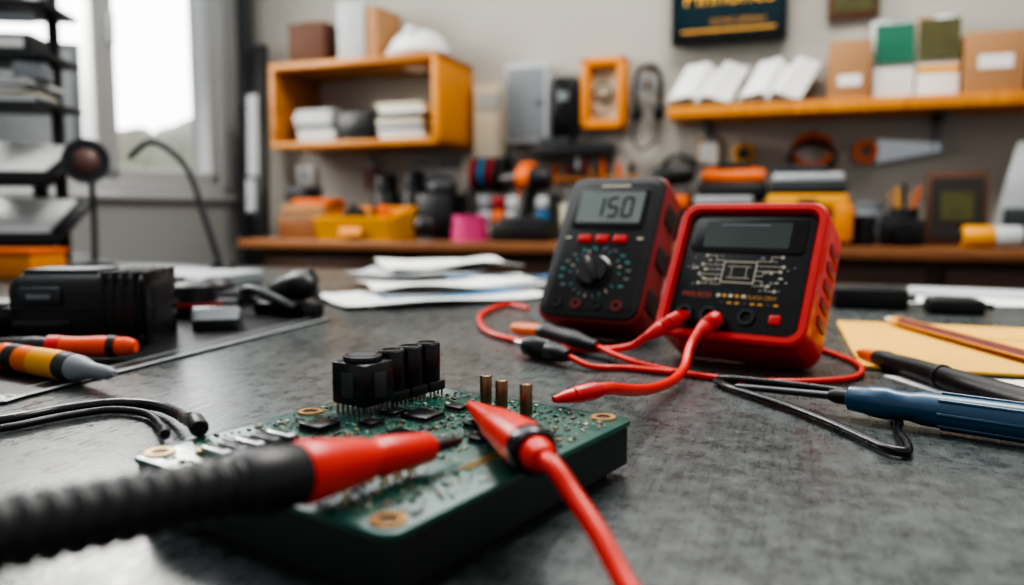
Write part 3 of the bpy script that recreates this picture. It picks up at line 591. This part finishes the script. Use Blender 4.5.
def meter2():
    W,L,D=.119,.120,.042
    b=B('multimeter',(.1135,.632,T+.0215),(R(60),0,R(-36)))
    b.prism(rrect(0,0,W,L,.014,7),-D,-.003,RED,.005)
    o=rrect(0,0,W,L,.014,7); i_=rrect(.0085,.0085,W-.0085,L-.0085,.008,7)
    n=len(o); zt=.005
    o2=rrect(.002,.002,W-.002,L-.002,.0125,7); i2=rrect(.0065,.0065,W-.0065,L-.0065,.0095,7)
    v=[(x,y,-.006) for x,y in o]+[(x,y,zt-.002) for x,y in o]+[(x,y,zt) for x,y in o2]+[(x,y,zt) for x,y in i2]+[(x,y,0) for x,y in i_]+[(x,y,-.006) for x,y in i_]
    f=[]
    for l in range(5):
        for k in range(n): f.append((l*n+k,l*n+(k+1)%n,(l+1)*n+(k+1)%n,(l+1)*n+k))
    b.raw(v,f,RED)
    b.prism(i_,-.006,.0008,BLKS,.0006)
    b.prism(rrect(.014,L-.044,W-.014,L-.013,.004),.0008,.002,BLKG,.0005)
    b.prism(rrect(.024,L-.040,W-.026,L-.017,.002),.002,.0024,LCDD)
    b.box((.056,L-.020,.0026),(.04,.0012,.0003),MGR)
    z=.0011
    def ln(x0,y0,x1,y1,w=.0008,m=CRM):
        b.box(((x0+x1)/2,(y0+y1)/2,z),(abs(x1-x0)+w,abs(y1-y0)+w,.0004),m)
    ln(.045,.05,.045,.068);ln(.045,.068,.071,.068);ln(.071,.05,.071,.068);ln(.045,.05,.071,.05)
    ln(.049,.054,.067,.054,.0005);ln(.049,.064,.067,.064,.0005);ln(.052,.054,.052,.064,.0005);ln(.064,.054,.064,.064,.0005)
    rr=random.Random(3)
    for side in (0,1):
        for k in range(6):
            y=.048+k*.0042; x0=.045 if side==0 else .071; sgn=-1 if side==0 else 1
            x1=x0+sgn*rr.uniform(.006,.014); y1=y+rr.choice([-.004,.004,.003,0]); x2=x1+sgn*rr.uniform(.004,.009)
            x2=min(max(x2,.016),W-.016)
            ln(x0,y,x1,y,.0005);ln(x1,min(y,y1),x1,max(y,y1),.0005);ln(min(x1,x2),y1,max(x1,x2),y1,.0005)
            b.ring((x2,y1,.0009),(0,0,1),.0014,.0006,.0005,CRM,10)
    for k in range(46):
        x=rr.uniform(.014,W-.016); y=rr.uniform(.043,.074)
        if .043<x<.073: continue
        b.box((x,y,z),(rr.uniform(.0012,.0035),rr.uniform(.001,.0018),.0004),rr.choice([CRM,MGR,MGR]))
    b.text('PWS ECO',.0056,mat('meter_red_print','#d8503a',.5),Matrix.Translation((.028,.038,.0010)))
    b.text('TOUCH DIW',.0046,GOLDP,Matrix.Translation((.078,.038,.0010)))
    for i in range(5): b.box((.046+i*.005,.0385,z),(.003,.0026,.0004),GOLDP if i%2 else CRM)
    for i in range(8): b.box((.05+i*.006,.0325,z),(.0035,.0018,.0004),GOLDP if i%3 else DGR)
    for x,m in ((.022,RED),(.042,RED),(.072,BLK)):
        b.ring((x,.021,.0008),(0,0,1),.0068,.0042,.003,BLK,24); b.cyl((x,.021,.0008),(x,.021,.0013),.0042,BLKG,16)
    b.prism(rrect(.089,.017,.098,.0245,.0015),.0008,.003,RED,.001)
    for y in (.03,.045,.06,.075,.09): b.box((W,y,-.024),(.003,.008,.022),REDD,.001)
    p=[(W/2-.03,.093,-D),(W/2+.03,.093,-D),(W/2+.03,.047,-.120),(W/2-.03,.047,-.120)]
    v=[Vector(q) for q in p]+[Vector(q)+Vector((0,.004,.002)) for q in p]
    b.raw(v,[(0,1,2,3),(4,5,6,7),(0,1,5,4),(1,2,6,5),(2,3,7,6),(3,0,4,7)],BLK)
    return b.done(35)
meter2()
# ------------------------------------------------------------------ leads
def plug(b,p0,p1,r,m):
    b.rev(p0,p1,[(0,r*.6),(.06,r*.95),(.3,r),(.35,r*.8),(.4,r),(.45,r*.8),(.5,r),(.55,r*.8),(.62,r*.95),(.85,r*.7),(1,r*.5)],m,20)
b=B('red_test_lead',(0,0,T))
b.tube([(.02,.96,.0035),(-.005,1.0,.0035),(-.026,.95,.0035),(-.036,.88,.0035),(-.028,.79,.0035),(-.008,.735,.0035),(.03,.69,.0035),(.068,.655,.006),(.092,.622,.014),(.104,.603,.026)],.003,REDS,10)
plug(b,(.130,.608,.040),(.102,.601,.025),.0062,RED); b.cyl((.137,.624,.038),(.130,.609,.041),.0042,RED); b.done()
b=B('red_test_lead',(0,0,T))
b.tube([(.137,.581,.031),(.129,.571,.022),(.121,.55,.012),(.108,.522,.009),(.090,.485,.012),(.073,.45,.018),(.060,.42,.025),(.050,.402,.0298),(.040,.390,.0312),(.030,.382,.0312)],.0034,REDS,10)
plug(b,(.156,.600,.040),(.136,.581,.030),.0066,RED); b.cyl((.158,.612,.036),(.155,.599,.041),.0042,RED)
b.rev((.044,.393,.0312),(.020,.376,.0302),[(0,.0038),(.15,.0045),(.5,.0043),(.8,.003),(1,.0015)],RED,20); b.done()
b=B('orange_tip_probe',(0,0,T+.0105))
b.rev((.000,.762,-.002),(.030,.720,0),[(0,.003),(.1,.0055),(.8,.0075),(1,.0075)],ORG,22)
b.rev((.028,.723,0),(.070,.646,0),[(0,.0085),(.08,.0098),(.15,.0098),(.2,.008),(.6,.0088),(.7,.0075),(.85,.0055),(1,.004)],BLK,24)
b.tube([(.068,.650,0),(.090,.612,-.005),(.125,.572,-.0075),(.165,.548,-.0078),(.205,.545,-.0078),(.245,.56,-.0078),(.268,.61,-.0078),(.262,.68,-.0078),(.24,.74,-.0078)],.0024,REDS,10); b.done()
b=B('black_banana_plug',(0,0,T+.0095)); plug(b,(.012,.657,0),(.044,.607,0),.009,BLK); b.cyl((.004,.669,0),(.012,.657,0),.003,STL,12); b.tube([(.042,.610,0),(.060,.595,-.006),(.088,.592,-.0068),(.118,.575,-.0066)],.0024,REDS); b.done()
# ------------------------------------------------------------------ circuit board
BX,BY=.069,.081
b=B('circuit_board',(-.0465,.329,T),(0,0,R(-34.5)))
b.prism(rrect(-BX+.0012,-BY+.0012,BX-.0012,BY-.0012,.005),.006,.0240,GRE,.001)
b.prism(rrect(-BX+.008,-BY+.008,BX-.008,BY-.008,.005),0,.006,BLK)
b.prism(rrect(-BX,-BY,BX,BY,.006),.0238,.0260,GRN,.0003)
z=.0260; rr=random.Random(11)
occ=[]
def free(x,y,r):
    for (a,c,q) in occ:
        if abs(a-x)<q+r and abs(c-y)<q+r: return False
    return True
for (x,y) in ((-.061,-.0725),(.0605,-.0725),(.057,.073),(-.059,.0745),(-.0615,.004)):
    b.ring((x,y,z),(0,0,1),.0058,.0034,.0009,GLD,32); b.cyl((x,y,z),(x,y,z+.0002),.0035,mat('bore_brown','#3a2a1e',.5),20); occ.append((x,y,.007))
def ic(x,y,w,h,t=.002,leg=True,m=BLKS,rot=0):
    occ.append((x,y,max(w,h)/2+.002)); b.box((x,y,z+t/2+.0004),(w,h,t),m,.0002)
    b.cyl((x-w*.36,y-h*.36,z+t+.0004),(x-w*.36,y-h*.36,z+t+.0005),.0005,MGR,10)
    if leg:
        n=max(4,int(w/.0011))
        for i in range(n):
            u=-w/2+w*(i+.5)/n
            for sg in (-1,1): b.box((x+u,y+sg*(h/2+.0006),z+.0005),(.0004,.0016,.0008),STL)
        n=max(4,int(h/.0011))
        for i in range(n):
            u=-h/2+h*(i+.5)/n
            for sg in (-1,1): b.box((x+sg*(w/2+.0006),y+u,z+.0005),(.0016,.0004,.0008),STL)
ic(-.0355,-.0135,.0125,.0125,.003); ic(-.012,.027,.015,.014); ic(-.027,.0235,.009,.009); ic(.001,-.002,.012,.012,.0014); ic(-.008,.047,.009,.007); ic(.018,.028,.008,.008); ic(-.018,-.034,.008,.012); ic(-.022,.004,.008,.008); ic(.033,.012,.007,.009)
# edge connector: row of steel shells with dark slots
for i in range(5):
    y=-.064+i*.0072; x=-.037+i*.0006
    b.box((x,y,z+.0022),(.015,.0046,.0044),STD if i%2 else STL,.0010); b.box((x,y,z+.0046),(.011,.0022,.0006),BLK,.0002); b.box((x+.0078,y,z+.0022),(.0012,.0034,.0026),BLK,.0002); b.box((x-.0095,y,z+.001),(.004,.003,.002),GLD,.0003)
occ.append((-.040,-.052,.019))
xx=-.043
b.box((xx,.0205,z+.0145),(.0215,.020,.020),BLKS,.0012); b.cyl((xx,.0205,z+.023),(xx,.0205,z+.0272),.0092,BLKS,32,.0006); b.cyl((xx,.0205,z+.0272),(xx,.0205,z+.0274),.0066,DGR,28)
b.box((xx+.0110,.0205,z+.014),(.0006,.008,.012),DGR,.0002); b.box((xx,.0105,z+.014),(.008,.0008,.012),DGR,.0002)
for i in range(6):
    y=.0125+i*.0032
    for sx in (-.009,.009): b.box((xx+sx,y,z+.0025),(.0008,.0012,.005),STL)
    b.box((xx-.008+i*.0032,.0115,z+.0025),(.0012,.0008,.005),STL)
for k,y in enumerate((.0400,.0535,.0670)):
    b.cyl((xx,y,z+.004),(xx,y,z+.0265),.0065,BLKS,32,.0006); b.ring((xx,y,z+.0265),(0,0,1),.0059,.0047,.0004,DGR,28)
    b.box((xx,y,z+.0045),(.0138,.0122,.005),BLK,.0006)
    for i in range(4):
        for sx in (-.0058,.0058): b.box((xx+sx,y-.0045+i*.003,z+.0012),(.0007,.0009,.0026),STL)
occ+= [(xx,.02,.014),(xx,.04,.011),(xx,.053,.011),(xx,.067,.011)]
for (x,y,h) in ((-.001,.0612,.0155),(.0102,.0585,.015),(.0281,.0525,.0165)):
    b.cyl((x,y,z),(x,y,z+h),.0029,BRZ,20,.0006); b.ring((x,y,z),(0,0,1),.0042,.0026,.0012,STL,20); b.cyl((x,y,z+h),(x,y,z+h+.0002),.0016,STD,14); occ.append((x,y,.005))
for i in range(9):
    for j in range(2): 
        b.cyl((.048+j*.0026,-.02+i*.0026*1.0,z),(.048+j*.0026,-.02+i*.0026,z+.0006),.0009,GLD,10)
occ.append((.049,-.01,.014))
b.box((.040,.030,z+.0015),(.010,.006,.003),STL,.0006); occ.append((.040,.030,.007))
b.box((.0,-.062,z+.0012),(.03,.005,.0024),BLK,.0004)
for i in range(14): b.box((-.0135+i*.0021,-.0655,z+.0006),(.0009,.0025,.0012),STL)
occ.append((0,-.063,.016))
for i in range(11):
    for j in range(9):
        x=.012+i*.0024; y=-.05+j*.0024
        if (i+j)%3: b.box((x,y,z+.0004),(.0013,.0009,.0008),STL if (i*j)%2 else GLD)
occ.append((.024,-.04,.014))
cnt=0
for k in range(6000):
    x=rr.uniform(-BX+.005,BX-.005);y=rr.uniform(-BY+.005,BY-.005)
    if not free(x,y,.0009): continue
    l=rr.choice([.0014,.002,.0026,.0012]);w=l*.5;a=rr.choice([0,math.pi/2])
    mm=rr.choice([BLK,DGR,CARD,BLK,CRM]); h=l*.35
    M0=b.M; b.M=Matrix.Translation((x,y,z))@Matrix.Rotation(a,4,'Z')
    b.box((0,0,h/2),(l*.55,w,h),mm); b.box((-l*.38,0,h/2),(l*.24,w,h*1.02),STL); b.box((l*.38,0,h/2),(l*.24,w,h*1.02),STL); b.M=M0
    occ.append((x,y,l*.5+.0002)); cnt+=1
    if cnt>620: break
for k in range(170):
    x=rr.uniform(-BX+.008,BX-.02);y=rr.uniform(-BY+.008,BY-.02); l1=rr.uniform(.004,.012); l2=rr.uniform(.003,.010)
    b.box((x+l1/2,y,z+.00006),(l1,.0004,.00012),GRT)
    b.box((x+l1,y+l2/2,z+.00006),(.0004,l2,.00012),GRT)
    b.cyl((x,y,z),(x,y,z+.0002),.0006,GLD,8)
for k in range(90):
    x=rr.uniform(-BX+.008,BX-.01);y=rr.uniform(-BY+.008,BY-.01); b.box((x,y,z+.0001),(rr.uniform(.001,.004),.0004,.0001),CRM)
b.done(30)
# ------------------------------------------------------------------ foreground probes
b=B('ribbed_test_probe',(0,0,T))
p0=Vector((-.019,.296,.0335)); p2=Vector((-.1157,.1795,.046))
def PT(t): return p0.lerp(p2,t)
b.rev(PT(0),PT(.13),[(0,.0006),(.12,.0016),(.5,.0028),(.9,.0034),(1,.0034)],STD,20)
b.rev(PT(.11),PT(.49),[(0,.0042),(.04,.0056),(.3,.0066),(.42,.0070),(.45,.0064),(.5,.0064),(.56,.0076),(.85,.0096),(.96,.0102),(1,.0096)],REDS,36)
b.rev(PT(.48),PT(.63),[(0,.0088),(.06,.0094),(.5,.0102),(.9,.0102),(1,.0092)],BLK,36)
pr=[]; 
nr=17
for i in range(nr):
    t=i/nr; pr+=[(t,.0078),(t+.2/nr,.0090),(t+.6/nr,.0090),(t+.8/nr,.0078)]
b.rev(PT(.62),PT(1.3),pr+[(1,.008)],RUB,32)
b.tube([PT(1.27),PT(1.4)+Vector((0,0,-.004)),PT(1.75)+Vector((0,0,-.024)),PT(2.2)+Vector((-.03,0,-.055))],.0045,RUB)
b.done(50)
b=B('red_test_probe',(0,0,T))
p0=Vector((-.0195,.3575,.0322)); p1=Vector((.0086,.2678,.0370))
def PT(t): return p0.lerp(p1,t)
b.rev(PT(-.02),PT(.9),[(0,.0008),(.03,.0018),(.2,.0038),(.45,.0058),(.5,.0062),(.53,.0070),(.75,.0082),(.92,.0090),(1,.0086)],REDS,36)
b.rev(PT(.88),PT(.99),[(0,.0080),(.3,.0088),(.8,.0088),(1,.0078)],BLKS,36)
b.rev(PT(.985),PT(1.08),[(0,.0062),(.4,.006),(1,.0042)],REDS,28)
b.tube([PT(1.03),PT(1.15)+Vector((.001,0,-.001)),(.0195,.245,.0305),(.026,.232,.0235),(.034,.213,.013),(.046,.185,.006),(.070,.14,.0042),(.12,.08,.0042),(.2,.02,.0042)],.0032,REDS,10)
b.done(50)
# ------------------------------------------------------------------ camera, light
cam=bpy.data.cameras.new('camera'); co=bpy.data.objects.new('camera',cam); sc.collection.objects.link(co)
co.location=(0,0,T+.12); co.rotation_euler=(R(90)-math.atan(80.5/796),0,0)
cam.sensor_width=36; cam.lens=36*796/1024; cam.clip_start=.01
cam.dof.use_dof=True; cam.dof.focus_distance=.43; cam.dof.aperture_fstop=4.4; cam.dof.aperture_blades=0
sc.camera=co
def area(name,loc,tgt,size,energy,col=(1,1,1),sy=None):
    l=bpy.data.lights.new(name,'AREA'); l.energy=energy; l.color=col; l.size=size
    if sy: l.shape='RECTANGLE'; l.size_y=sy
    o=bpy.data.objects.new(name,l); sc.collection.objects.link(o); o.location=loc
    d=Vector(tgt)-Vector(loc); o.rotation_euler=d.to_track_quat('-Z','Y').to_euler(); return o
area('window_daylight',(-1.75,2.1,2.0),(0,.4,.9),1.1,95,(1,.96,.90),1.1)
area('ceiling_lamp',(.5,1.3,2.7),(.4,1.2,.9),1.4,42,(1,.95,.88),.5)
w=bpy.data.worlds.new('sky'); sc.world=w; w.use_nodes=True; nt=w.node_tree; bg=nt.nodes['Background']
tc=nt.nodes.new('ShaderNodeTexCoord'); dp=nt.nodes.new('ShaderNodeVectorMath'); dp.operation='DOT_PRODUCT'
dv=Vector((-.5,.85,.15)).normalized(); dp.inputs[1].default_value=dv
nt.links.new(tc.outputs['Generated'],dp.inputs[0])
mr=nt.nodes.new('ShaderNodeMapRange'); mr.inputs['From Min'].default_value=.2; mr.inputs['From Max'].default_value=.95; mr.inputs['To Min'].default_value=.56; mr.inputs['To Max'].default_value=4.5
nt.links.new(dp.outputs['Value'],mr.inputs['Value']); nt.links.new(mr.outputs[0],bg.inputs['Strength']); bg.inputs['Color'].default_value=(.97,.98,1,1)
try: sc.view_settings.look='AgX - High Contrast'
except Exception as e: print(e)
